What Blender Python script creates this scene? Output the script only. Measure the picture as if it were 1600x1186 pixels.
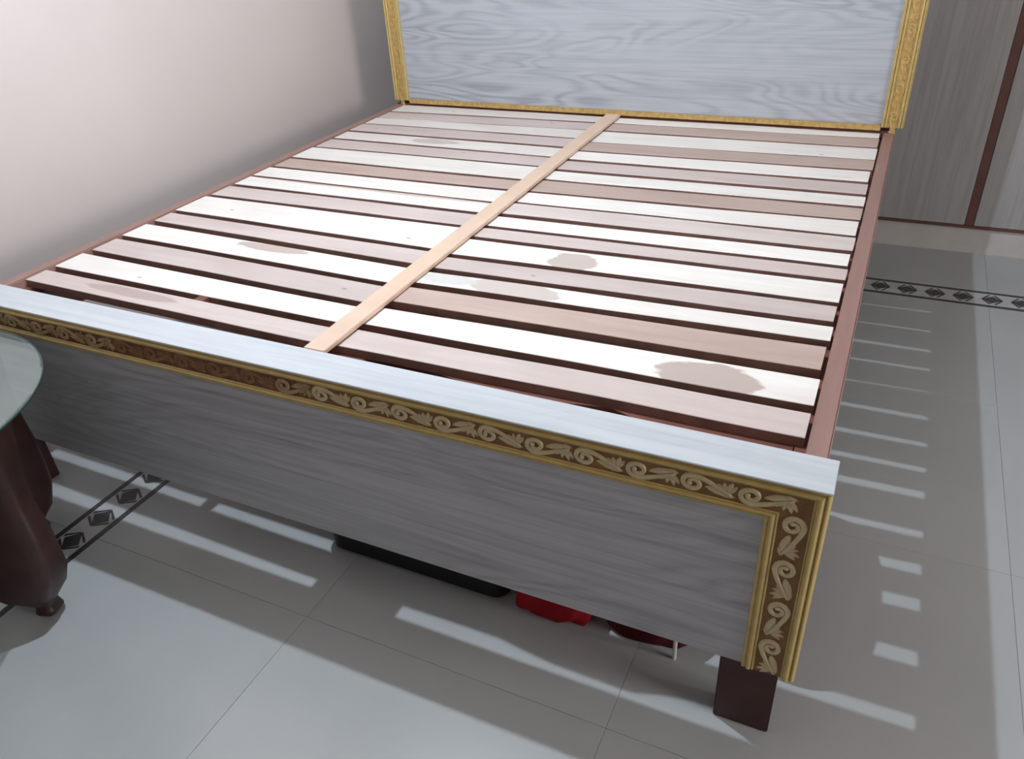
import bpy, bmesh, math, random
from mathutils import Vector, Matrix
random.seed(7)
for o in list(bpy.data.objects):
    bpy.data.objects.remove(o)
S = bpy.context.scene
COL = S.collection

# ------------------------------------------------------------------ camera
cam = bpy.data.cameras.new('camera')
cam.sensor_fit = 'HORIZONTAL'
cam.sensor_width = 36.0
cam.lens = 1227.43 / 1600 * 36.0
cam.clip_start = 0.02
camo = bpy.data.objects.new('camera', cam)
camo.location = (-0.0165, -0.923, 1.3296)
camo.rotation_euler = (1.0063, 0.0540, 0.4359)
COL.objects.link(camo)
S.camera = camo

# ------------------------------------------------------------------ world, lamp power, exposure
LAMP = (-1.035, 0.395, 2.233)
LAMP_STRENGTH = 10600.0
LAMP_COLOR = (0.85, 0.96, 1.07)
w = bpy.data.worlds.new('world')
S.world = w
w.use_nodes = True
w.node_tree.nodes['Background'].inputs[0].default_value = (0.75, 0.85, 1.0, 1)
w.node_tree.nodes['Background'].inputs[1].default_value = 0.6
# daylight entering by the window in the right-hand wall (the window itself is built below)
WIN = dict(y0=-0.90, y1=0.50, z0=0.60, z1=1.90)
sun = bpy.data.lights.new('window_daylight', 'AREA')
sun.shape = 'RECTANGLE'
sun.size = WIN['y1'] - WIN['y0'] - 0.12
sun.size_y = WIN['z1'] - WIN['z0'] - 0.12
sun.energy = 68.0
sun.color = (1.0, 0.97, 0.95)
suno = bpy.data.objects.new('window_daylight', sun)
suno.location = (3.002, (WIN['y0'] + WIN['y1']) / 2, (WIN['z0'] + WIN['z1']) / 2)
suno.rotation_euler = (0, math.pi / 2, 0)
COL.objects.link(suno)
S.view_settings.view_transform = 'Standard'
S.view_settings.look = 'None'
S.view_settings.exposure = 0.0
S.view_settings.gamma = 1.0
S.view_settings.use_curve_mapping = False

# ------------------------------------------------------------------ material helpers
class NT:
    def __init__(self, name):
        self.m = bpy.data.materials.new(name)
        self.m.use_nodes = True
        self.t = self.m.node_tree
        self.b = self.t.nodes['Principled BSDF']
    def n(self, typ, **kw):
        nd = self.t.nodes.new(typ)
        for k, v in kw.items():
            setattr(nd, k, v)
        return nd
    def l(self, a, b):
        self.t.links.new(a, b)
    def val(self, sock, v):
        if hasattr(v, 'is_output'):
            self.l(v, sock)
        else:
            sock.default_value = v
    def coord(self, scale=(1, 1, 1), rot=(0, 0, 0), loc=(0, 0, 0), out='Object'):
        tc = self.n('ShaderNodeTexCoord')
        mp = self.n('ShaderNodeMapping')
        mp.inputs['Scale'].default_value = scale
        mp.inputs['Rotation'].default_value = rot
        mp.inputs['Location'].default_value = loc
        self.l(tc.outputs[out], mp.inputs['Vector'])
        return mp.outputs['Vector']
    def noise(self, vec, scale=5, detail=4, rough=0.5, dist=0.0):
        nd = self.n('ShaderNodeTexNoise')
        nd.inputs['Scale'].default_value = scale
        nd.inputs['Detail'].default_value = detail
        nd.inputs['Roughness'].default_value = rough
        nd.inputs['Distortion'].default_value = dist
        self.l(vec, nd.inputs['Vector'])
        return nd.outputs['Fac']
    def math(self, op, a, b=None, c=None):
        nd = self.n('ShaderNodeMath', operation=op)
        self.val(nd.inputs[0], a)
        if b is not None:
            self.val(nd.inputs[1], b)
        if c is not None:
            self.val(nd.inputs[2], c)
        return nd.outputs[0]
    def ramp(self, fac, stops):
        nd = self.n('ShaderNodeValToRGB')
        el = nd.color_ramp.elements
        while len(el) < len(stops):
            el.new(0.5)
        for e, (p, c) in zip(el, stops):
            e.position = p
            e.color = (c[0], c[1], c[2], 1) if hasattr(c, '__len__') else (c, c, c, 1)
        self.l(fac, nd.inputs['Fac'])
        return nd.outputs['Color']
    def mix(self, fac, a, b, mode='MIX'):
        nd = self.n('ShaderNodeMix', data_type='RGBA', blend_type=mode)
        self.val(nd.inputs[0], fac)
        for s, v in ((nd.inputs[6], a), (nd.inputs[7], b)):
            if hasattr(v, 'is_output'):
                self.l(v, s)
            else:
                s.default_value = (v[0], v[1], v[2], 1)
        return nd.outputs[2]
    def color(self, c):
        if hasattr(c, 'is_output'):
            self.l(c, self.b.inputs['Base Color'])
        else:
            self.b.inputs['Base Color'].default_value = (c[0], c[1], c[2], 1)
    def rough(self, r, spec=0.5):
        self.val(self.b.inputs['Roughness'], r)
        self.b.inputs['Specular IOR Level'].default_value = spec
    def bump(self, h, strength=0.2, dist=0.005):
        nd = self.n('ShaderNodeBump')
        nd.inputs['Strength'].default_value = strength
        nd.inputs['Distance'].default_value = dist
        self.l(h, nd.inputs['Height'])
        self.l(nd.outputs[0], self.b.inputs['Normal'])

def simple(name, c, r=0.5, spec=0.5, var=0.12, scale=20, metal=0.0, bump=0.0):
    k = NT(name)
    v = k.coord()
    f = k.noise(v, scale, 5, 0.6)
    lo = [x * (1 - var) for x in c]
    hi = [min(1, x * (1 + var)) for x in c]
    k.color(k.ramp(f, [(0.3, lo), (0.7, hi)]))
    k.rough(r, spec)
    k.b.inputs['Metallic'].default_value = metal
    if bump:
        k.bump(f, bump, 0.003)
    return k.m

def laminate(name, base, dark, along='x', seed=0.0, rough=0.35, swirl=1.0, fine=1.0, rings=58.0):
    """grey printed wood laminate: contour lines of a stretched noise give cathedral grain and swirls"""
    k = NT(name)
    if along == 'x':
        sc, sc2 = (0.9, 3, 5.0), (0.8, 20, 46.0)
    else:
        sc, sc2 = (5.0, 3, 0.8), (34.0, 20, 1.2)
    v = k.coord(scale=sc, loc=(seed, seed * 0.7, seed * 1.3))
    n1 = k.noise(v, 1.5, 1.2, 0.45, 1.1)
    cont = k.math('MULTIPLY_ADD', k.math('SINE', k.math('MULTIPLY', n1, rings)), 0.5, 0.5)
    cont = k.math('POWER', cont, 1.6)
    v2 = k.coord(scale=sc2, loc=(seed * 2, seed, seed))
    n2 = k.noise(v2, 2.2, 6, 0.65, 0.3)
    streak = k.ramp(n2, [(0.42, 0.0), (0.72, 1.0)])
    v3 = k.coord(scale=sc, loc=(seed * 3, 1.7, seed))
    n3 = k.noise(v3, 1.1, 3, 0.5, 0.4)
    mask = k.ramp(n3, [(0.35, 0.15), (0.65, 1.0)])
    f = k.math('ADD', k.math('MULTIPLY', k.math('MULTIPLY', cont, mask), 0.40 * swirl), k.math('MULTIPLY', streak, 0.55 * fine))
    f = k.math('MINIMUM', f, 1.0)
    k.color(k.mix(f, base, dark))
    k.rough(rough, 0.4)
    return k.m

def slat_mat(name, c, dark, seed, patch=None, pcol=(0.5, 0.4, 0.36), white_edge=None):
    """sawn plank: grain along X, small dark nail marks, optional bark-coloured stain with its own outline"""
    k = NT(name)
    v = k.coord(scale=(1.6, 26, 26), loc=(seed, seed * 1.7, 0))
    n = k.noise(v, 2.0, 6, 0.65, 0.4)
    g = k.ramp(n, [(0.35, 0.0), (0.75, 1.0)])
    col = k.mix(k.math('MULTIPLY', g, 0.5), c, dark)
    v1 = k.coord(scale=(2.2, 7, 7), loc=(seed * 2.1, seed, 0))
    big = k.ramp(k.noise(v1, 1.4, 3, 0.5, 0.5), [(0.45, 0.0), (0.75, 1.0)])
    col = k.mix(k.math('MULTIPLY', big, 0.45), col, dark)
    # nail marks and small knots
    vor = k.n('ShaderNodeTexVoronoi')
    vor.inputs['Scale'].default_value = 7.5
    k.l(k.coord(scale=(0.8, 1.6, 1), loc=(seed * 3.3, seed * 0.9, 0)), vor.inputs['Vector'])
    dots = k.ramp(vor.outputs['Distance'], [(0.035, 1.0), (0.06, 0.0)])
    col = k.mix(k.math('MULTIPLY', dots, 0.55), col, (0.16, 0.11, 0.09))
    if patch:
        for (u, vv, ru, rv, pc) in patch:
            tc = k.n('ShaderNodeTexCoord')
            sp = k.n('ShaderNodeSeparateXYZ')
            k.l(tc.outputs['Object'], sp.inputs[0])
            dx = k.math('DIVIDE', k.math('SUBTRACT', sp.outputs[0], u), ru)
            dy = k.math('DIVIDE', k.math('SUBTRACT', sp.outputs[1], vv), rv)
            d = k.math('ADD', k.math('MULTIPLY', dx, dx), k.math('MULTIPLY', dy, dy))
            nz = k.noise(k.coord(scale=(1, 2.5, 1)), 14, 4, 0.6)
            d = k.math('ADD', d, k.math('MULTIPLY', k.math('SUBTRACT', nz, 0.5), 1.4))
            msk = k.ramp(d, [(0.80, 1.0), (0.98, 0.0)])
            col = k.mix(k.math('MULTIPLY', msk, 0.85), col, pc)
    k.color(col)
    k.rough(0.55, 0.35)
    k.bump(n, 0.15, 0.002)
    return k.m

# ------------------------------------------------------------------ materials
M = {}
k = NT('wall_paint')
v = k.coord()
nw = k.noise(v, 1.3, 5, 0.6, 0.3)
k.color(k.ramp(nw, [(0.3, (0.60, 0.53, 0.505)), (0.7, (0.64, 0.575, 0.55))]))
k.rough(0.42, 0.4)
k.bump(k.noise(v, 60, 3, 0.5), 0.06, 0.002)
M['wall'] = k.m
M['ceiling'] = simple('ceiling_paint', (0.42, 0.36, 0.31), 0.8, 0.2, 0.03, 3)
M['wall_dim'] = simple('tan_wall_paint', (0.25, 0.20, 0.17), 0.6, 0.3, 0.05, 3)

k = NT('polished_marble')
v = k.coord(out='Object')
n1 = k.noise(v, 2.2, 6, 0.6, 0.3)
n2 = k.noise(k.coord(loc=(3, 1, 0)), 7, 6, 0.6, 0.6)
c1 = k.ramp(n1, [(0.3, (0.365, 0.385, 0.395)), (0.55, (0.39, 0.41, 0.42)), (0.8, (0.41, 0.43, 0.442))])
spots = k.ramp(n2, [(0.66, 0.0), (0.8, 1.0)])
k.color(c1)
k.rough(0.24, 0.5)
M['marble'] = k.m
M['grout'] = simple('tile_joint', (0.33, 0.33, 0.325), 0.7, 0.3)
M['inlay_black'] = simple('inlay_black_stone', (0.035, 0.037, 0.045), 0.25, 0.5, 0.2)
M['inlay_cream'] = simple('inlay_pale_stone', (0.42, 0.42, 0.42), 0.25, 0.5, 0.06)

M['lam_head'] = laminate('laminate_headboard', (0.445, 0.47, 0.51), (0.20, 0.215, 0.245), 'x', 1.3, 0.3, 1.15, 0.6, 76.0)
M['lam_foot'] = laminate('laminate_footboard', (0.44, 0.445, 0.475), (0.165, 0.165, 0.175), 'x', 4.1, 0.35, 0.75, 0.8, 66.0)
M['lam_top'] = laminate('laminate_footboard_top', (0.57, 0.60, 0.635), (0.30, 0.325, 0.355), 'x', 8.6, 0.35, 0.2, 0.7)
M['lam_door'] = laminate('laminate_wardrobe', (0.36, 0.35, 0.35), (0.21, 0.195, 0.185), 'z', 2.2, 0.3, 0.35, 0.8)
M['plinth'] = simple('plinth_stone', (0.50, 0.48, 0.46), 0.3, 0.5, 0.1, 6)
M['trim_brown'] = simple('brown_edge_band', (0.12, 0.055, 0.045), 0.45, 0.4)
M['gold'] = simple('gold_foil_moulding', (0.53, 0.40, 0.155), 0.40, 0.5, 0.12, 30, 0.2)
M['gold_dark'] = simple('gold_channel', (0.21, 0.105, 0.030), 0.5, 0.4, 0.2, 40, 0.1)
M['channel_dark'] = simple('dark_channel', (0.15, 0.060, 0.030), 0.5, 0.4, 0.2, 40)  # darker brown for the left stretch of the channel
M['gold_head'] = simple('gold_band_headboard', (0.50, 0.33, 0.12), 0.4, 0.5, 0.25, 60, 0.2)
M['scroll'] = simple('pale_gold_relief', (0.56, 0.46, 0.28), 0.42, 0.5, 0.1, 60, 0.15)
M['scroll_dark'] = simple('dark_relief', (0.22, 0.115, 0.05), 0.5, 0.4, 0.25, 50)  # darker brown for some of the scrolls on the left
M['scroll_faint'] = simple('faint_relief', (0.36, 0.26, 0.13), 0.5, 0.4, 0.25, 50)
k = NT('red_oxide_wood')
v = k.coord(scale=(22, 1.5, 22))
n = k.noise(v, 2, 5, 0.6, 0.3)
k.color(k.ramp(n, [(0.3, (0.285, 0.165, 0.14)), (0.7, (0.35, 0.21, 0.185))]))
k.rough(0.5, 0.4)
k.bump(n, 0.1, 0.002)
M['rail'] = k.m
M['slat_edge'] = simple('red_brown_plank_edge', (0.24, 0.13, 0.105), 0.6, 0.3, 0.2, 16)  # darker red-brown on the plank sides, sets the tone of the gaps
M['beam'] = simple('dark_red_beam', (0.17, 0.065, 0.05), 0.6, 0.3, 0.2, 12)
M['leg'] = simple('bed_leg_dark_brown', (0.055, 0.020, 0.018), 0.45, 0.4, 0.25, 14)
M['batten'] = simple('pale_batten_wood', (0.70, 0.52, 0.40), 0.5, 0.4, 0.06, 9)
M['table_wood'] = simple('dark_carved_wood', (0.034, 0.013, 0.011), 0.42, 0.5, 0.3, 18)
M['black'] = simple('black_vinyl', (0.006, 0.006, 0.007), 0.5, 0.4, 0.2, 30)
M['red'] = simple('red_cloth', (0.33, 0.010, 0.018), 0.75, 0.2, 0.2, 9)
M['maroon'] = simple('maroon_cloth', (0.07, 0.008, 0.012), 0.8, 0.2, 0.25, 9)
M['pale'] = simple('pale_plastic', (0.6, 0.6, 0.58), 0.4, 0.4)
M['metal'] = simple('grey_metal', (0.3, 0.3, 0.3), 0.35, 0.5, 0.05, 10, 0.8)

# thin table glass: partly see-through, partly mirror-like
gm = bpy.data.materials.new('table_glass')
gm.use_nodes = True
t = gm.node_tree
t.nodes.clear()
out = t.nodes.new('ShaderNodeOutputMaterial')
tr = t.nodes.new('ShaderNodeBsdfTransparent'); tr.inputs[0].default_value = (0.80, 0.90, 0.88, 1)
gl = t.nodes.new('ShaderNodeBsdfGlossy'); gl.inputs['Roughness'].default_value = 0.08; gl.inputs[0].default_value = (0.95, 1, 1, 1)
df = t.nodes.new('ShaderNodeBsdfDiffuse'); df.inputs[0].default_value = (0.62, 0.68, 0.70, 1)
nz = t.nodes.new('ShaderNodeTexNoise'); nz.inputs['Scale'].default_value = 9
mr = t.nodes.new('ShaderNodeMapRange'); mr.inputs['To Min'].default_value = 0.20; mr.inputs['To Max'].default_value = 0.26
m1 = t.nodes.new('ShaderNodeMixShader'); m2 = t.nodes.new('ShaderNodeMixShader')
m2.inputs[0].default_value = 0.07
t.links.new(nz.outputs['Fac'], mr.inputs['Value'])
t.links.new(mr.outputs[0], m1.inputs[0])
t.links.new(tr.outputs[0], m1.inputs[1]); t.links.new(gl.outputs[0], m1.inputs[2])
t.links.new(m1.outputs[0], m2.inputs[1]); t.links.new(df.outputs[0], m2.inputs[2])
t.links.new(m2.outputs[0], out.inputs[0])
M['glass'] = gm
M['glass_edge'] = simple('green_glass_edge', (0.02, 0.06, 0.055), 0.2, 0.6)

bm_ = bpy.data.materials.new('lit_bulb')
bm_.use_nodes = True
t = bm_.node_tree
t.nodes.clear()
out = t.nodes.new('ShaderNodeOutputMaterial')
em = t.nodes.new('ShaderNodeEmission')
em.inputs[0].default_value = (*LAMP_COLOR, 1)
em.inputs[1].default_value = LAMP_STRENGTH
t.links.new(em.outputs[0], out.inputs[0])
M['bulb'] = bm_

# ------------------------------------------------------------------ object helpers
def wloc(p):
    v = Vector((0, 0, 0))
    while p is not None:
        v += p.location
        p = p.parent
    return v

def link(name, me, mat=None, parent=None, at=(0, 0, 0)):
    o = bpy.data.objects.new(name, me)
    COL.objects.link(o)
    if parent is not None:
        o.parent = parent
    o.location = Vector(at) - wloc(parent)
    if mat is not None and me is not None and not me.materials:
        me.materials.append(mat)
    return o

def mesh_from(bm, name, smooth=False):
    me = bpy.data.meshes.new(name)
    bmesh.ops.recalc_face_normals(bm, faces=bm.faces)
    bm.to_mesh(me)
    bm.free()
    if smooth:
        for f in me.polygons:
            f.use_smooth = True
    return me

def obj(name, verts, faces, mat, parent=None, bevel=0.0, smooth=False, origin=None, seg=2):
    """verts in world coordinates; the origin goes to their centre"""
    if origin is None:
        lo = [min(v[i] for v in verts) for i in range(3)]
        hi = [max(v[i] for v in verts) for i in range(3)]
        origin = [(a + b) / 2 for a, b in zip(lo, hi)]
    bm = bmesh.new()
    vs = [bm.verts.new(Vector(v) - Vector(origin)) for v in verts]
    for f in faces:
        try:
            bm.faces.new([vs[i] for i in f])
        except ValueError:
            pass
    if bevel:
        bmesh.ops.recalc_face_normals(bm, faces=bm.faces)
        bmesh.ops.bevel(bm, geom=list(bm.edges), offset=bevel, segments=seg, affect='EDGES', clamp_overlap=True)
    return link(name, mesh_from(bm, name, smooth), mat, parent, origin)

BF = [(0, 3, 2, 1), (4, 5, 6, 7), (0, 1, 5, 4), (1, 2, 6, 5), (2, 3, 7, 6), (3, 0, 4, 7)]
def box(name, x0, x1, y0, y1, z0, z1, mat, parent=None, bevel=0.0):
    vs = [(x0, y0, z0), (x1, y0, z0), (x1, y1, z0), (x0, y1, z0), (x0, y0, z1), (x1, y0, z1), (x1, y1, z1), (x0, y1, z1)]
    return obj(name, vs, BF, mat, parent, bevel)

def prism(name, poly, axis, a0, a1, mat, parent=None, bevel=0.0):
    """poly extruded along an axis ('x','y','z')"""
    def P(p, a):
        return {'x': (a, p[0], p[1]), 'y': (p[0], a, p[1]), 'z': (p[0], p[1], a)}[axis]
    n = len(poly)
    vs = [P(p, a0) for p in poly] + [P(p, a1) for p in poly]
    fs = [tuple(range(n))[::-1], tuple(range(n, 2 * n))] + [(i, (i + 1) % n, n + (i + 1) % n, n + i) for i in range(n)]
    return obj(name, vs, fs, mat, parent, bevel)

def empty(name, at):
    o = bpy.data.objects.new(name, None)
    o.empty_display_size = 0.1
    o.location = at
    COL.objects.link(o)
    return o

def tag(o, label, cat, group=None):
    o['label'] = label
    o['category'] = cat
    if group:
        o['group'] = group
    return o

def struct(o, label, cat):
    o['kind'] = 'structure'
    return tag(o, label, cat)

# ------------------------------------------------------------------ the room
XW, XR, YB, YF, ZC = -2.12, 3.00, 2.95, -2.35, 2.75
struct(box('wall_left', XW - 0.1, XW, YF - 0.1, YB + 0.1, -0.05, ZC + 0.1, M['wall']),
       'plain cream painted wall along the left side of the bed', 'wall')
struct(box('wall_back', XW, XR, YB, YB + 0.1, -0.05, ZC + 0.1, M['wall']), 'wall hidden behind the built-in wardrobe', 'wall')
WY0, WY1, WZ0, WZ1 = WIN['y0'], WIN['y1'], WIN['z0'], WIN['z1']
def wall_with_hole():
    ys_ = [YF - 0.1, WY0, WY1, YB + 0.1]
    zs_ = [-0.05, WZ0, WZ1, ZC + 0.1]
    vs, fs = [], []
    for x in (XR, XR + 0.1):
        for y in ys_:
            for z in zs_:
                vs.append((x, y, z))
    def I(l, a, b):
        return l * 16 + a * 4 + b
    for l in (0, 1):
        for a in range(3):
            for b in range(3):
                if (a, b) != (1, 1):
                    fs.append((I(l, a, b), I(l, a + 1, b), I(l, a + 1, b + 1), I(l, a, b + 1)))
    for (p, q) in (((1, 1), (2, 1)), ((2, 1), (2, 2)), ((2, 2), (1, 2)), ((1, 2), (1, 1))):
        fs.append((I(0, *p), I(0, *q), I(1, *q), I(1, *p)))
    for (p, q) in (((0, 0), (3, 0)), ((3, 0), (3, 3)), ((3, 3), (0, 3)), ((0, 3), (0, 0))):
        fs.append((I(0, *p), I(0, *q), I(1, *q), I(1, *p)))
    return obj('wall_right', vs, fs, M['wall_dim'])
struct(wall_with_hole(), 'tan wall with a window at the right side of the room', 'wall')
win = empty('window_1', (XR + 0.05, (WY0 + WY1) / 2, WZ0))
win['kind'] = 'structure'
tag(win, 'wooden framed window in the right wall', 'window')
for (a0, a1, b0, b1) in ((WY0, WY0 + 0.05, WZ0, WZ1), (WY1 - 0.05, WY1, WZ0, WZ1), (WY0 + 0.05, WY1 - 0.05, WZ0, WZ0 + 0.05), (WY0 + 0.05, WY1 - 0.05, WZ1 - 0.05, WZ1)):
    box('window_frame', XR + 0.02, XR + 0.08, a0, a1, b0, b1, M['trim_brown'], win)
box('mullion', XR + 0.03, XR + 0.07, (WY0 + WY1) / 2 - 0.02, (WY0 + WY1) / 2 + 0.02, WZ0 + 0.05, WZ1 - 0.05, M['trim_brown'], win)
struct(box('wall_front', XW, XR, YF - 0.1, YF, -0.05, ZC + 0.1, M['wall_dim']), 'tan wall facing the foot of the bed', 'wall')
struct(box('ceiling', XW, XR, YF, YB, ZC, ZC + 0.1, M['ceiling']), 'white ceiling above the bed', 'ceiling')
floor = struct(box('floor', XW, XR, YF, YB, -0.05, -0.003, M['grout']),
               'polished grey marble floor with dark inlaid diamond border', 'floor')

# borders: left one along Y, rear one along X
BX0, BX1 = -1.747, -1.632
BY0, BY1 = 1.946, 2.070
def tile(x0, x1, y0, y1):
    g = 0.0003
    bvl = 0.0005
    vs = [(x0 + g, y0 + g, -0.003), (x1 - g, y0 + g, -0.003), (x1 - g, y1 - g, -0.003), (x0 + g, y1 - g, -0.003),
          (x0 + g, y0 + g, 0 - bvl), (x1 - g, y0 + g, 0 - bvl), (x1 - g, y1 - g, 0 - bvl), (x0 + g, y1 - g, 0 - bvl),
          (x0 + g + bvl, y0 + g + bvl, 0), (x1 - g - bvl, y0 + g + bvl, 0), (x1 - g - bvl, y1 - g - bvl, 0), (x0 + g + bvl, y1 - g - bvl, 0)]
    fs = [(0, 3, 2, 1), (8, 9, 10, 11), (0, 1, 5, 4), (1, 2, 6, 5), (2, 3, 7, 6), (3, 0, 4, 7), (4, 5, 9, 8), (5, 6, 10, 9), (6, 7, 11, 10), (7, 4, 8, 11)]
    return obj('floor_tile', vs, fs, M['marble'], floor)
def cuts(a, b, start, pitch):
    c = [a]
    n = math.ceil((a - start) / pitch - 1e-6)
    x = start + n * pitch
    while x < b - 0.03:
        if x > a + 0.03:
            c.append(x)
        x += pitch
    c.append(b)
    return c
xs = cuts(BX1, XR, -0.297, 0.687)
ys = cuts(YF, BY0, -0.080, 0.687)
for i in range(len(xs) - 1):
    for j in range(len(ys) - 1):
        tile(xs[i], xs[i + 1], ys[j], ys[j + 1])
for j in range(len(ys) - 1):
    tile(XW, BX0, ys[j], ys[j + 1])
xs2 = cuts(XW, XR, -0.297, 0.687)
for i in range(len(xs2) - 1):
    tile(xs2[i], xs2[i + 1], BY1, 2.52)

def flat(name, x0, x1, y0, y1, mat, z=0.0):
    return box(name, x0, x1, y0, y1, -0.003, z, mat, floor)
LW = 0.0165
flat('inlay_line', BX0, BX0 + LW, YF, BY1, M['inlay_black'])
flat('inlay_line', BX1 - LW, BX1, YF, BY0, M['inlay_black'])
flat('inlay_band', BX0 + LW, BX1 - LW, YF, BY0 + LW, M['inlay_cream'])
flat('inlay_line', BX1, XR, BY0, BY0 + LW, M['inlay_black'])
flat('inlay_line', BX0 + LW, XR, BY1 - LW, BY1, M['inlay_black'])
flat('inlay_band', BX0 + LW, XR, BY0 + LW, BY1 - LW, M['inlay_cream'])
# motif: a diamond between two thin chevrons, long axis along local X
def motif_mesh():
    bm = bmesh.new()
    def poly(ps):
        lo = [bm.verts.new((x, y, -0.0005)) for x, y in ps]
        hi = [bm.verts.new((x, y, 0.0006)) for x, y in ps]
        bm.faces.new(hi)
        bm.faces.new(lo[::-1])
        n = len(ps)
        for i in range(n):
            bm.faces.new((lo[i], lo[(i + 1) % n], hi[(i + 1) % n], hi[i]))
    poly([(-0.030, 0.002), (-0.004, -0.029), (0.030, -0.002), (0.002, 0.028)])
    for s in (-1, 1):
        for q in (-1, 1):
            poly([(s * 0.034, q * 0.001), (s * 0.012, q * 0.036), (s * 0.004, q * 0.036), (s * 0.028, q * 0.001)])
    return mesh_from(bm, 'inlay_motif')
mm = motif_mesh()
mm.materials.append(M['inlay_black'])
yy = -0.02 - 0.0905 * 24
while yy < BY0 - 0.03:
    if yy > YF + 0.05:
        o = link('inlay_motif', mm, None, floor, ((BX0 + BX1) / 2, yy, 0))
        o.rotation_euler[2] = math.pi / 2
    yy += 0.0905
xx = 0.04 - 0.0905 * 18
while xx < XR - 0.04:
    link('inlay_motif', mm, None, floor, (xx, (BY0 + BY1) / 2, 0))
    xx += 0.0905

# ------------------------------------------------------------------ built-in wardrobe behind the headboard
WY = 2.42
war = tag(empty('wardrobe', (0, WY, 0)), 'grey laminate built-in wardrobe with brown edge bands behind the bed', 'wardrobe')
box('plinth', XW + 0.002, XR - 0.002, WY + 0.0, YB - 0.002, 0.0, 0.102, M['plinth'], war)
box('carcass', XW + 0.002, XR - 0.002, WY + 0.004, YB - 0.002, 0.103, ZC - 0.002, M['trim_brown'], war)
edges = [-2.115, -1.50, -0.90, -0.295, 0.308, 0.91, 1.51, 2.11, 2.71]
for i in range(8):
    dr = box('door', edges[i] + 0.016, edges[i + 1] - 0.016, WY - 0.016, WY + 0.003, 0.117, ZC - 0.02, M['lam_door'], war, 0.002)
    hx = edges[i + 1] - 0.05 if i % 2 == 0 else edges[i] + 0.05
    prism('handle', [(hx - 0.008, WY - 0.045), (hx + 0.008, WY - 0.045), (hx + 0.008, WY - 0.0165), (hx - 0.008, WY - 0.0165)], 'z', 1.35, 1.52, M['metal'], dr, 0.003)
for e in edges[1:]:
    box('edge_band', e - 0.0145, e + 0.0145, WY - 0.014, WY + 0.003, 0.117, ZC - 0.02, M['trim_brown'], war)
box('bottom_band', XW + 0.004, XR - 0.004, WY - 0.014, WY + 0.003, 0.104, 0.1155, M['trim_brown'], war)

# ------------------------------------------------------------------ the bed
ZT, D, ZB = 0.600, 0.0712, 0.1955
ZS = 0.588
XRI, XRO, XL = -0.0487, -0.0151, -1.8487
XLO = -1.885
LEN = 1.877
bed = tag(empty('double_bed', (-0.95, 0.9, 0)), 'double bed frame of bare wooden slats with grey laminate and gold-trimmed boards', 'bed')

# --- footboard: panel + laminate top + gold moulding + scrolls
FX0 = -2.06
fb = box('footboard', FX0, 0.0, 0.0, 0.020, ZB, ZT - 0.029, M['lam_foot'], bed, 0.001)
fb['label'] = 'grey wood-grain laminate footboard with gilded border'
box('top_cap', FX0, 0.0, 0.0, D, ZT - 0.0285, ZT - 0.0035, M['lam_foot'], fb, 0.001)
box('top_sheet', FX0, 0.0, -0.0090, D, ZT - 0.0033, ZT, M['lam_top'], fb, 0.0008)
box('end_stile', -0.022, 0.0, 0.0205, D, ZB, ZT - 0.029, M['lam_foot'], fb, 0.001)
box('end_stile', FX0, FX0 + 0.022, 0.0205, D, ZB, ZT - 0.029, M['lam_foot'], fb, 0.001)

def band(name, fn, prof, n, mat, parent):
    """sweep: fn(t, h, s) -> point; prof list of (t, h); two ends s=0/1, closed profile back to h=0"""
    pr = list(prof) + [(prof[-1][0], 0.0), (prof[0][0], 0.0)]
    vs, fs = [], []
    m = len(pr)
    for s in (0, 1):
        for (tt, h) in pr:
            vs.append(fn(tt, h, s))
    for i in range(m):
        j = (i + 1) % m
        fs.append((i, j, m + j, m + i))
    fs.append(tuple(range(m)))
    fs.append(tuple(range(m, 2 * m))[::-1])
    return obj(name, vs, fs, mat, parent)
def arc(t0, t1, h0, h1, n=6):
    return [(t0 + (t1 - t0) * i / n, h0 + (h1 - h0) * math.sin(math.pi * i / n)) for i in range(n + 1)]
outer = [(0.0, 0.004)] + arc(0.01, 0.09, 0.006, 0.013, 4) + arc(0.10, 0.215, 0.010, 0.018, 6) + arc(0.22, 0.255, 0.007, 0.010, 4)
inner = arc(0.765, 0.81, 0.006, 0.010, 4) + arc(0.815, 0.91, 0.008, 0.015, 6) + arc(0.92, 0.995, 0.004, 0.008, 4)
chan = [(0.255, 0.004), (0.765, 0.004)]
WT, WV = 0.072, 0.086
def f_top(t, h, s):
    return (-WV * t if s else FX0 + WV * t, -0.46 * h, ZT - 0.004 - WT * t)
def f_right(t, h, s):
    return (-WV * t, -0.46 * h, ZB - 0.004 if s else ZT - 0.004 - WT * t)
def f_left(t, h, s):
    return (FX0 + WV * t, -0.46 * h, ZB - 0.004 if s else ZT - 0.004 - WT * t)
for fn in (f_top, f_right, f_left):
    band('moulding_bead', fn, outer, 0, M['gold'], fb)
    band('moulding_bead', fn, inner, 0, M['gold'], fb)
    if fn is not f_top:
        band('moulding_channel', fn, chan, 0, M['gold_dark'], fb)
XDARK = -0.93  # the channel is darker to the left of here
def f_top_a(t, h, s):
    return (-WV * t if s else XDARK, -0.46 * h, ZT - 0.004 - WT * t)
def f_top_b(t, h, s):
    return (XDARK if s else FX0 + WV * t, -0.46 * h, ZT - 0.004 - WT * t)
band('moulding_channel', f_top_a, chan, 0, M['gold_dark'], fb)
band('moulding_channel', f_top_b, chan, 0, M['channel_dark'], fb)

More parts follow.
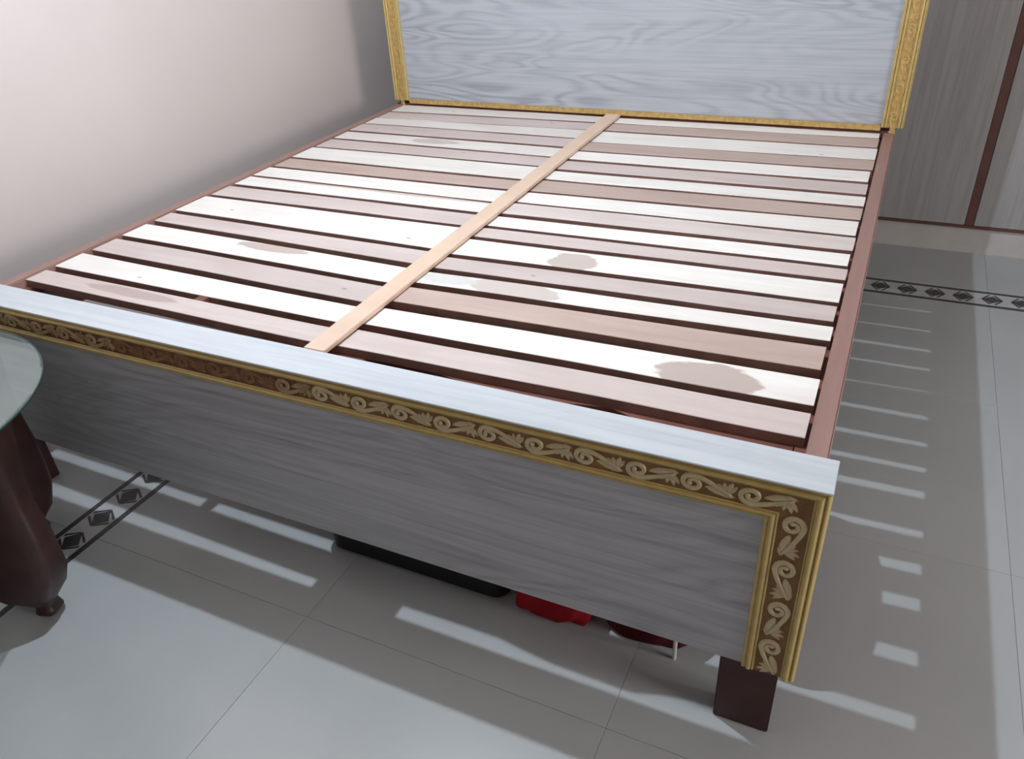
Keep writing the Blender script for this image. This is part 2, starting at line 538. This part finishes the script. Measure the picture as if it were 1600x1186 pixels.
# scroll ornament: local X along the band, local Y across it, Z out of the board
def scroll_mesh(flip):
    bm = bmesh.new()
    P, H = 0.087, 0.033
    sg = -1 if flip else 1
    # spiral path with its tail, (u, v) in metres
    path = []
    cx, cy = 0.0, 0.0
    for i in range(11):                               # the tail: from the right, rising to the top of the curl
        q = i / 10
        path.append((0.058 * (1 - q) ** 1.1 + 0.002, -0.0095 * (1 - q) ** 1.3 + 0.0140 * math.sin(q * math.pi / 2), 0.0022 + 0.0026 * q))
    for i in range(1, 26):                            # the curl itself, turning over the left side into the eye
        a = math.pi / 2 + i / 25 * 2 * math.pi * 1.28
        q = i / 25
        r = 0.0145 * (1 - q) + 0.0044 * q
        rx = r * (1.32 - 0.3 * q)
        path.append((cx + rx * math.cos(a) + 0.002 * (1 - q), cy + r * math.sin(a), 0.0048 - 0.0016 * q))
    def ribbon(path, hz=0.0042):
        rings = []
        n = len(path)
        for i, (x, y, wd) in enumerate(path):
            x0, y0, _ = path[max(0, i - 1)]
            x1, y1, _ = path[min(n - 1, i + 1)]
            d = Vector((x1 - x0, y1 - y0)); d.normalize()
            nn = Vector((-d.y, d.x))
            ring = []
            for (s, h) in ((-1, -0.25), (-0.8, 0.75), (-0.35, 1.0), (0.0, 0.72), (0.35, 1.0), (0.8, 0.75), (1, -0.25)):
                ring.append(bm.verts.new((x + nn.x * s * wd, sg * (y + nn.y * s * wd), hz * h)))
            rings.append(ring)
        for a, b in zip(rings, rings[1:]):
            for i in range(len(a) - 1):
                bm.faces.new((a[i], a[i + 1], b[i + 1], b[i]))
        bm.faces.new(rings[0]); bm.faces.new(rings[-1])
    ribbon(path)
    # round bulb at the eye of the curl
    e = path[-1]
    r = bmesh.ops.create_uvsphere(bm, u_segments=8, v_segments=5, radius=0.0048)
    for v in r['verts']:
        v.co = Vector((v.co.x + e[0], v.co.y + sg * e[1], max(v.co.z, -0.001) * 1.0 + 0.0005))
    # acanthus leaves: each lobe a pointed ridge
    def lobe(x, y, ang, L, wd):
        ca, sa = math.cos(ang), math.sin(ang)
        pts = [(0, 0.25), (0.3, 0.9), (0.6, 1.0), (0.85, 0.6), (1.0, 0.12)]
        rings = []
        for (q, k_) in pts:
            ring = []
            for s, h in ((-1, -0.2), (0, 1.0), (1, -0.2)):
                lx, ly = q * L, s * wd * k_
                ring.append(bm.verts.new((x + lx * ca - ly * sa, sg * (y + lx * sa + ly * ca), 0.0034 * h * (0.55 + 0.45 * k_))))
            rings.append(ring)
        for a, b in zip(rings, rings[1:]):
            for i in range(2):
                bm.faces.new((a[i], a[i + 1], b[i + 1], b[i]))
    lobe(0.052, -0.008, 1.30, 0.024, 0.0048)
    lobe(0.053, -0.008, 0.95, 0.022, 0.0042)
    lobe(0.050, -0.008, 1.75, 0.021, 0.0044)
    lobe(0.058, -0.011, 2.92, 0.040, 0.0066)
    lobe(0.048, -0.004, 2.35, 0.017, 0.0045)
    lobe(0.046, -0.013, 0.15, 0.018, 0.0034)
    return mesh_from(bm, 'scroll_ornament', True)
scr = {}
for fl_ in (0, 1):
    for mk in ('scroll', 'scroll_dark', 'scroll_faint', 'gold_head'):
        me = scroll_mesh(fl_) if mk == 'scroll' else scr[(fl_, 'scroll')].copy()
        me.materials.clear()
        me.materials.append(M[mk])
        scr[(fl_, mk)] = me
zc = ZT - 0.004 - WT * 0.5125
PITCH = 0.0855
xe = -0.108
i = 0
while xe > FX0 + 0.11:
    mk = 'scroll'
    if xe < -1.46:
        mk = 'scroll_faint'
    elif xe < -0.97:
        mk = 'scroll_dark'
    elif xe < -0.88:
        mk = 'scroll_faint'
    o = link('scroll_ornament', scr[((i + 1) % 2, mk)], None, fb, (xe, -0.0022, zc))
    o.rotation_euler = (math.pi / 2, 0, 0)
    o.scale = (1, 1, 0.36 if mk == 'scroll_dark' else 0.8)
    xe -= PITCH
    i += 1
for side in (0, 1):
    xc_ = -WV * 0.5125 if side == 0 else FX0 + WV * 0.5125
    ze = 0.522
    for j in range(4):
        o = link('scroll_ornament', scr[(j % 2, 'scroll')], None, fb, (xc_, -0.0022, ze))
        # local X runs down, local Z towards the viewer
        rot = Matrix(((0, 1, 0), (0, 0, -1), (-1, 0, 0)))
        o.rotation_euler = rot.to_euler()
        o.scale = (0.98, 1.08, 0.8)
        ze -= 0.0885

# --- legs
for (lx0, lx1, ly0, ly1) in ((-0.124, -0.0255, 0.024, 0.069), (-2.045, -1.955, 0.03, 0.069), (-0.124, -0.0255, 1.885, 1.93), (-1.862, -1.77, 1.885, 1.93)):
    zt = ZB - 0.0005 if ly0 < 1 else 0.56
    box('leg', lx0, lx1, ly0, ly1, 0.0, zt, M['leg'], bed, 0.002)

# --- side rails, head rail, ledgers, centre beam
ZRB = 0.468
def wavy_rail(name, x0, x1):
    return box(name, x0, x1, D + 0.001, LEN - 0.002, ZRB, ZS, M['rail'], bed, 0.003)
wavy_rail('side_rail', XRI, XRO)
wavy_rail('side_rail', XLO, XL - 0.001)
box('ledger', XRI - 0.018, XRI - 0.0005, D + 0.03, LEN - 0.01, 0.545, ZS - 0.0205, M['beam'], bed)
box('ledger', XL - 0.0002, XL + 0.018, D + 0.03, LEN - 0.01, 0.545, ZS - 0.0205, M['beam'], bed)
box('centre_beam', -1.030, -0.862, D + 0.001, LEN - 0.004, 0.505, ZS - 0.0205, M['beam'], bed, 0.002)
box('cross_rail', XL + 0.02, XRI - 0.02, D + 0.001, D + 0.022, 0.552, ZS - 0.012, M['beam'], bed, 0.001)
box('head_rail', XLO, XRO, LEN + 0.002, LEN + 0.045, 0.470, ZS + 0.004, M['beam'], bed, 0.002)
box('spacer_block', -1.362, -1.335, 0.178, 0.214, 0.560, 0.584, M['beam'], bed, 0.001)

# --- slats: front-edge gaps measured at the rail end and at the centre, nearest first
L_out = [0.129, 0.200, 0.308, 0.412, 0.521, 0.606, 0.748, 0.852, 0.942, 1.038, 1.138, 1.268, 1.375, 1.475, 1.578, 1.668, 1.765, 1.872]
L_cen = [0.116, 0.190, 0.287, 0.391, 0.496, 0.590, 0.752, 0.851, 0.940, 1.042, 1.135, 1.268, 1.366, 1.471, 1.578, 1.690, 1.790, 1.872]
R_cen = [0.122, 0.202, 0.305, 0.404, 0.488, 0.575, 0.691, 0.771, 0.856, 0.957, 1.048, 1.157, 1.251, 1.350, 1.448, 1.553, 1.695, 1.795, 1.872]
R_out = [0.130, 0.212, 0.323, 0.433, 0.514, 0.601, 0.711, 0.788, 0.874, 0.971, 1.078, 1.173, 1.262, 1.363, 1.471, 1.578, 1.705, 1.812, 1.872]
R_gap = [0.0, 0.025, 0.029, 0.026, 0.024, 0.021, 0.023, 0.019, 0.021, 0.018, 0.013, 0.016, 0.021, 0.017, 0.016, 0.016, 0.016, 0.008, 0.006]
L_gap = [0.0, 0.024, 0.026, 0.022, 0.024, 0.020, 0.024, 0.020, 0.010, 0.018, 0.015, 0.016, 0.016, 0.015, 0.015, 0.013, 0.013, 0.006]
W_ = 'w'; P_ = 'p'; T_ = 't'
R_kind = [P_, W_, T_, W_, P_, W_, P_, W_, 'q', W_, T_, W_, P_, W_, T_, W_, T_, W_]
L_kind = [P_, W_, P_, W_, P_, W_, P_, W_, W_, T_, W_, P_, 'v', P_, 'v', P_, 'v']
KC = {'w': ((0.87, 0.845, 0.81), (0.68, 0.60, 0.54)), 'p': ((0.62, 0.53, 0.505), (0.47, 0.375, 0.345)),
      't': ((0.53, 0.41, 0.36), (0.39, 0.28, 0.24)), 'q': ((0.66, 0.585, 0.55), (0.50, 0.41, 0.38)), 'v': ((0.78, 0.735, 0.70), (0.60, 0.53, 0.49))}
BR = (0.46, 0.36, 0.32)
GR = (0.60, 0.60, 0.57)
# stains as (world x, world y, half length, half width, colour)
R_patch = {1: [(-0.235, 0.245, 0.095, 0.055, BR)], 3: [(-0.70, 0.452, 0.11, 0.045, (0.55, 0.47, 0.43)), (-0.86, 0.455, 0.07, 0.03, GR)],
           5: [(-0.63, 0.63, 0.060, 0.050, (0.50, 0.41, 0.36))]}
L_patch = {3: [(-1.385, 0.478, 0.12, 0.020, BR)], 0: [(-1.53, 0.160, 0.15, 0.018, (0.42, 0.32, 0.29))],
           7: [(-1.30, 0.937, 0.55, 0.016, (0.55, 0.43, 0.37))], 12: [(-1.45, 1.43, 0.10, 0.03, (0.52, 0.46, 0.44))]}
WAVE0 = {'x': [-0.93, -0.824, -0.729, -0.636, -0.585, -0.521, -0.446, -0.35, -0.278, -0.214, -0.143, -0.092, -0.019],
         'f': [0.047, 0.047, 0.041, 0.042, 0.032, 0.021, 0.012, 0.011, 0.009, 0.029, 0.039, 0.024, -0.004]}
MZ = LAMP[2] / (LAMP[2] - 0.565)  # carries the floor light outline back up to the board's height
def wave_front(x):
    """front edge of the support board, shaped from the lit strip on the floor"""
    xf = LAMP[0] + (x - LAMP[0]) * MZ
    xa, fa = WAVE0['x'], WAVE0['f']
    if xf <= xa[0]:
        f = fa[0]
    elif xf >= xa[-1]:
        f = fa[-1]
    else:
        for a in range(len(xa) - 1):
            if xa[a] <= xf <= xa[a + 1]:
                f = fa[a] + (fa[a + 1] - fa[a]) * (xf - xa[a]) / (xa[a + 1] - xa[a])
                break
    return LAMP[1] + (f - LAMP[1]) / MZ
def make_slat(x0, x1, f0, f1, b0, b1, kind, idx, patch, front=None):
    n = 24
    rnd = random.Random(idx * 13 + (0 if x0 < -0.96 else 500))
    ph = [rnd.uniform(0, 6.28) for _ in range(4)]
    amp = rnd.uniform(0.0005, 0.0016)
    th = 0.0195
    dz = rnd.uniform(-0.0025, 0.001)
    top, vs, fs = ZS + dz - 0.0005, [], []
    for i in range(n + 1):
        q = i / n
        x = x0 + (x1 - x0) * q
        yf = f0 + (f1 - f0) * q + amp * math.sin(5 * q + ph[0]) + amp * 0.6 * math.sin(13 * q + ph[1])
        yb = b0 + (b1 - b0) * q + amp * math.sin(6 * q + ph[2]) + amp * 0.6 * math.sin(11 * q + ph[3])
        if front:
            yf = front(x)
        c = 0.0012
        vs += [(x, yf, top - th), (x, yf, top - c), (x, yf + c, top), (x, yb - c, top), (x, yb, top - c), (x, yb, top - th)]
    for i in range(n):
        a, b = i * 6, i * 6 + 6
        for j in range(6):
            fs.append((a + j, a + (j + 1) % 6, b + (j + 1) % 6, b + j))
    fs += [tuple(range(6)), tuple(range(n * 6, n * 6 + 6))[::-1]]
    c, d = KC[kind]
    s = rnd.uniform(0.94, 1.04)
    org = ((x0 + x1) / 2, (f0 + b1) / 2, top - th / 2)
    pt = [(u - org[0], v_ - org[1], ru, rv, pc) for (u, v_, ru, rv, pc) in patch] if patch else None
    mat = slat_mat('plank_wood', [min(0.9, z * s) for z in c], [z * s for z in d], rnd.uniform(0, 30), pt)
    o = obj('slat', vs, fs, mat, bed, origin=org)
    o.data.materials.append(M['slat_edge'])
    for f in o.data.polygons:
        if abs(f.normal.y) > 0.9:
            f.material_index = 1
    return o
XC = -0.948
# live-edge support board nailed under the front ends of the nearest right-hand planks
vs, fs = [], []
n = 40
for i in range(n + 1):
    x = -0.86 + (XRI - 0.02 + 0.86) * i / n
    yf = max(wave_front(x), D + 0.023)
    vs += [(x, yf, 0.545), (x, yf, 0.5665), (x, 0.165, 0.5665), (x, 0.165, 0.545)]
for i in range(n):
    for j in range(4):
        fs.append((i * 4 + j, i * 4 + (j + 1) % 4, i * 4 + 4 + (j + 1) % 4, i * 4 + 4 + j))
fs += [(0, 1, 2, 3), (n * 4 + 3, n * 4 + 2, n * 4 + 1, n * 4)]
obj('support_board', vs, fs, M['beam'], bed)
for i in range(len(R_kind)):
    g0 = R_gap[i] / 2
    g1 = R_gap[i + 1] / 2
    make_slat(XC + 0.006, XRI - 0.004 - random.uniform(0, 0.006), R_cen[i] + g0, R_out[i] + g0, R_cen[i + 1] - g1, R_out[i + 1] - g1,
              R_kind[i], i, R_patch.get(i), None)
for i in range(len(L_kind)):
    g0 = L_gap[i] / 2
    g1 = L_gap[i + 1] / 2
    make_slat(XL + 0.003 + random.uniform(0, 0.004), XC - 0.006, L_out[i] + g0, L_cen[i] + g0, L_out[i + 1] - g1, L_cen[i + 1] - g1,
              L_kind[i], 40 + i, L_patch.get(i))
# batten nailed over the inner ends of the slats
vs = []
for z in (ZS + 0.0012, ZS + 0.0105):
    vs += [(-0.968, D + 0.004, z), (-0.920, D + 0.004, z), (-0.928, LEN - 0.004, z), (-0.980, LEN - 0.004, z)]
obj('centre_batten', vs, BF, M['batten'], bed, 0.0012)

# --- headboard
HX0, HX1, HZ0, HZ1 = -1.888, 0.006, 0.606, 1.32
hb = box('headboard', HX0, HX1, LEN, LEN + 0.045, HZ0, HZ1, M['lam_head'], bed, 0.002)
hb['label'] = 'pale grey swirled-grain laminate headboard with gold side bands'
HW = 0.066
hprof_o = [(0.0, 0.004)] + arc(0.02, 0.14, 0.006, 0.012, 4) + arc(0.15, 0.26, 0.007, 0.010, 4)
hprof_i = arc(0.74, 0.85, 0.006, 0.010, 4) + arc(0.86, 0.995, 0.005, 0.011, 4)
def h_right(t, h, s):
    return (HX1 - HW * t, LEN - h, HZ1 - HW * t if s else HZ0)
def h_left(t, h, s):
    return (HX0 + HW * t, LEN - h, HZ1 - HW * t if s else HZ0)
def h_top(t, h, s):
    return (HX1 - HW * t if s else HX0 + HW * t, LEN - h, HZ1 - HW * t)
for fn in (h_right, h_left, h_top):
    band('moulding_bead', fn, hprof_o, 0, M['gold'], hb)
    band('moulding_bead', fn, hprof_i, 0, M['gold'], hb)
    band('moulding_channel', fn, [(0.26, 0.004), (0.74, 0.004)], 0, M['gold_head'], hb)
for xx in (HX1 - HW / 2, HX0 + HW / 2):
    for j in range(8):
        o = link('scroll_ornament', scr[(j % 2, 'gold_head')], None, hb, (xx, LEN - 0.0045, 1.235 - j * 0.0855))
        o.rotation_euler = Matrix(((0, 1, 0), (0, 0, -1), (-1, 0, 0))).to_euler()
        o.scale = (0.95, 0.78, 0.35)
box('bottom_trim', HX0 + HW, HX1 - HW, LEN - 0.006, LEN - 0.0002, ZS + 0.006, HZ0 + 0.006, M['gold_head'], hb, 0.001)

# ------------------------------------------------------------------ glass-topped side table at the left
TC = Vector((-1.775, -0.365, 0))
tab = tag(empty('glass_table', TC), 'round glass-topped table with dark carved wooden legs beside the footboard', 'table')
def lathe(name, prof, mat, parent, at, n=64, smooth=True):
    bm = bmesh.new()
    rings = []
    for (r, z) in prof:
        rings.append([bm.verts.new((r * math.cos(2 * math.pi * i / n), r * math.sin(2 * math.pi * i / n), z)) for i in range(n)])
    for a, b in zip(rings, rings[1:]):
        for i in range(n):
            bm.faces.new((a[i], a[(i + 1) % n], b[(i + 1) % n], b[i]))
    bm.faces.new(rings[0][::-1]); bm.faces.new(rings[-1])
    o = link(name, mesh_from(bm, name, False), mat, parent, at)
    return o
RG, ZG = 0.355, 0.555
GC = Vector((-1.712, -0.390, 0))
gt = lathe('glass_top', [(RG - 0.003, ZG - 0.008), (RG, ZG - 0.006), (RG, ZG - 0.002), (RG - 0.003, ZG)], M['glass'], tab, GC)
# green rim of the glass, a thin ring of its own
bm = bmesh.new()
n = 72
rr = [(RG + 0.0002, ZG - 0.0065), (RG + 0.0022, ZG - 0.0055), (RG + 0.0022, ZG - 0.0025), (RG + 0.0002, ZG - 0.0015)]
rings = [[bm.verts.new((r * math.cos(2 * math.pi * i / n), r * math.sin(2 * math.pi * i / n), z)) for i in range(n)] for r, z in rr]
for a in range(4):
    for i in range(n):
        bm.faces.new((rings[a][i], rings[a][(i + 1) % n], rings[(a + 1) % 4][(i + 1) % n], rings[(a + 1) % 4][i]))
link('rim', mesh_from(bm, 'rim', True), M['glass_edge'], gt, GC)
# cabriole legs: outline in the radial plane, given thickness that swells in the middle
LO = [(0.262, 0.0), (0.276, 0.012), (0.268, 0.034), (0.300, 0.075), (0.318, 0.120), (0.327, 0.175), (0.331, 0.245), (0.327, 0.310), (0.330, 0.375), (0.336, 0.430), (0.340, 0.500), (0.325, 0.5465)]
LI = [(0.240, 0.0), (0.226, 0.012), (0.232, 0.032), (0.165, 0.055), (0.170, 0.120), (0.190, 0.175), (0.200, 0.245), (0.200, 0.310), (0.200, 0.375), (0.205, 0.430), (0.215, 0.500), (0.235, 0.5465)]
TH = [0.016, 0.026, 0.022, 0.052, 0.056, 0.046, 0.040, 0.036, 0.036, 0.042, 0.046, 0.030]
def leg_mesh():
    bm = bmesh.new()
    rings = []
    m = 14
    for (ro, z), (ri, z2), th in zip(LO, LI, TH):
        ring = []
        for i in range(m):
            a = 2 * math.pi * i / m
            ca, sa = math.cos(a), math.sin(a)
            ca = math.copysign(abs(ca) ** 0.6, ca)
            sa = math.copysign(abs(sa) ** 0.6, sa)
            ring.append(bm.verts.new(((ro + ri) / 2 + (ro - ri) / 2 * ca, th * sa, z)))
        rings.append(ring)
    for a, b in zip(rings, rings[1:]):
        for i in range(m):
            bm.faces.new((a[i], a[(i + 1) % m], b[(i + 1) % m], b[i]))
    bm.faces.new(rings[0][::-1]); bm.faces.new(rings[-1])
    bmesh.ops.subdivide_edges(bm, edges=[e for e in bm.edges], cuts=1, use_grid_fill=True, smooth=0.6)
    return mesh_from(bm, 'leg', True)
lm = leg_mesh()
lm.materials.append(M['table_wood'])
for a in (17.7, 96, 197.7, 276):
    o = link('leg', lm, None, tab, TC)
    o.rotation_euler[2] = math.radians(a)
# apron ring under the glass and a cross stretcher that ties the legs together
bm = bmesh.new()
n = 48
rr = [(0.20, 0.440), (0.232, 0.436), (0.240, 0.450), (0.240, 0.505), (0.225, 0.516), (0.20, 0.512)]
rings = [[bm.verts.new((r * math.cos(2 * math.pi * i / n), r * math.sin(2 * math.pi * i / n), z)) for i in range(n)] for r, z in rr]
for a in range(len(rr)):
    for i in range(n):
        bm.faces.new((rings[a][i], rings[a][(i + 1) % n], rings[(a + 1) % len(rr)][(i + 1) % n], rings[(a + 1) % len(rr)][i]))
link('apron', mesh_from(bm, 'apron', True), M['table_wood'], tab, TC)
def bar(name, a, b, wd, z0, z1, mat, parent):
    a, b = Vector(a), Vector(b)
    d = (b - a).normalized()
    nn = Vector((-d.y, d.x)) * wd
    ps = [a + nn, a - nn, b - nn, b + nn]
    vs = [(p.x, p.y, z) for z in (z0, z1) for p in ps]
    return obj(name, vs, [(0, 1, 2, 3), (7, 6, 5, 4), (0, 4, 5, 1), (1, 5, 6, 2), (2, 6, 7, 3), (3, 7, 4, 0)], mat, parent, 0.004)
for a in (17.7, 96):
    c, s = math.cos(math.radians(a)), math.sin(math.radians(a))
    bar('stretcher', (TC.x - 0.235 * c, TC.y - 0.235 * s), (TC.x + 0.235 * c, TC.y + 0.235 * s), 0.016, 0.14, 0.165, M['table_wood'], tab)

# ------------------------------------------------------------------ things stored under the bed
def cushion(name, c, r, mat, seed, lump=0.12, label=None, cat=None, pw=0.6):
    bm = bmesh.new()
    bmesh.ops.create_icosphere(bm, subdivisions=4, radius=1.0)
    rnd = random.Random(seed)
    waves = [(Vector((rnd.uniform(-1, 1), rnd.uniform(-1, 1), rnd.uniform(-1, 1))) * rnd.uniform(2.5, 6), rnd.uniform(0, 6.28), rnd.uniform(0.4, 1)) for _ in range(7)]
    for v in bm.verts:
        p = v.co.copy()
        s = sum(a * math.sin(k_.dot(p) + f) for k_, f, a in waves) / 4
        q = Vector([math.copysign(abs(t_) ** pw, t_) for t_ in p])
        q *= 1 + lump * s + lump * 0.35 * math.sin(9 * p.x + 5 * p.y - 7 * p.z + seed)
        v.co = Vector((q.x * r[0], q.y * r[1], q.z * r[2]))
    lo = min(v.co.z for v in bm.verts)
    for v in bm.verts:
        v.co.z = max(v.co.z - lo * 0.55, 0.0)
    o = link(name, mesh_from(bm, name, True), mat, None, c)
    tag(o, label, cat)
    return o
# black travel case, lying flat
case = tag(empty('suitcase', (-0.80, 0.40, 0)), 'black flat case lying on the floor under the bed', 'suitcase')
def rbox(x0, x1, y0, y1, r, n=6):
    ps = []
    for (cx, cy, a0) in ((x1 - r, y1 - r, 0), (x0 + r, y1 - r, 90), (x0 + r, y0 + r, 180), (x1 - r, y0 + r, 270)):
        for i in range(n + 1):
            a = math.radians(a0 + 90 * i / n)
            ps.append((cx + r * math.cos(a), cy + r * math.sin(a)))
    return ps
prism('shell', rbox(-1.065, -0.600, 0.118, 0.62, 0.032), 'z', 0.003, 0.085, M['black'], case, 0.004)
prism('lid', rbox(-1.065, -0.600, 0.118, 0.62, 0.032), 'z', 0.0875, 0.150, M['black'], case, 0.006)
for (x, y) in ((-1.0, 0.2), (-0.68, 0.2), (-1.0, 0.57), (-0.68, 0.57)):
    lathe('foot', [(0.014, 0.0), (0.016, 0.001), (0.016, 0.0028)], M['black'], case, (x, y, 0), 16)
cushion('red_cloth', (-0.487, 0.198, 0), (0.094, 0.092, 0.10), M['red'], 3, 0.15, 'bright red bundled cloth lying on the floor under the footboard', 'cloth', 0.55)
cushion('dark_red_cloth', (-0.288, 0.215, 0), (0.092, 0.085, 0.12), M['maroon'], 11, 0.08, 'dark maroon crumpled cloth between the red cloth and the bag', 'cloth', 0.55)
cushion('cloth_bag', (-0.098, 0.400, 0), (0.078, 0.235, 0.25), M['maroon'], 5, 0.05, 'stuffed maroon cloth bag under the bed near the right rail', 'bag', 0.75)
lathe('tube', [(0.004, 0.0), (0.0042, 0.002), (0.0042, 0.09), (0.003, 0.092)], M['pale'], None, (-0.222, 0.118, 0), 12)
tag(bpy.data.objects['tube'], 'thin pale upright plastic tube on the floor beside the maroon cloth', 'tube')

# ------------------------------------------------------------------ the ceiling pendant that lights the room
pl = tag(empty('pendant_lamp', LAMP), 'bare bulb pendant hanging from the ceiling above the bed', 'lamp')
lathe('ceiling_rose', [(0.045, ZC - LAMP[2] - 0.022), (0.05, ZC - LAMP[2] - 0.018), (0.05, ZC - LAMP[2] - 0.001)], M['pale'], pl, LAMP, 24)
lathe('cord', [(0.003, 0.095), (0.003, ZC - LAMP[2] - 0.022)], M['pale'], pl, LAMP, 8)
lathe('holder', [(0.010, 0.017), (0.014, 0.030), (0.016, 0.085), (0.008, 0.095)], M['pale'], pl, LAMP, 20)
bm = bmesh.new()
bmesh.ops.create_icosphere(bm, subdivisions=3, radius=0.016)
link('bulb', mesh_from(bm, 'bulb', True), M['bulb'], pl, LAMP)
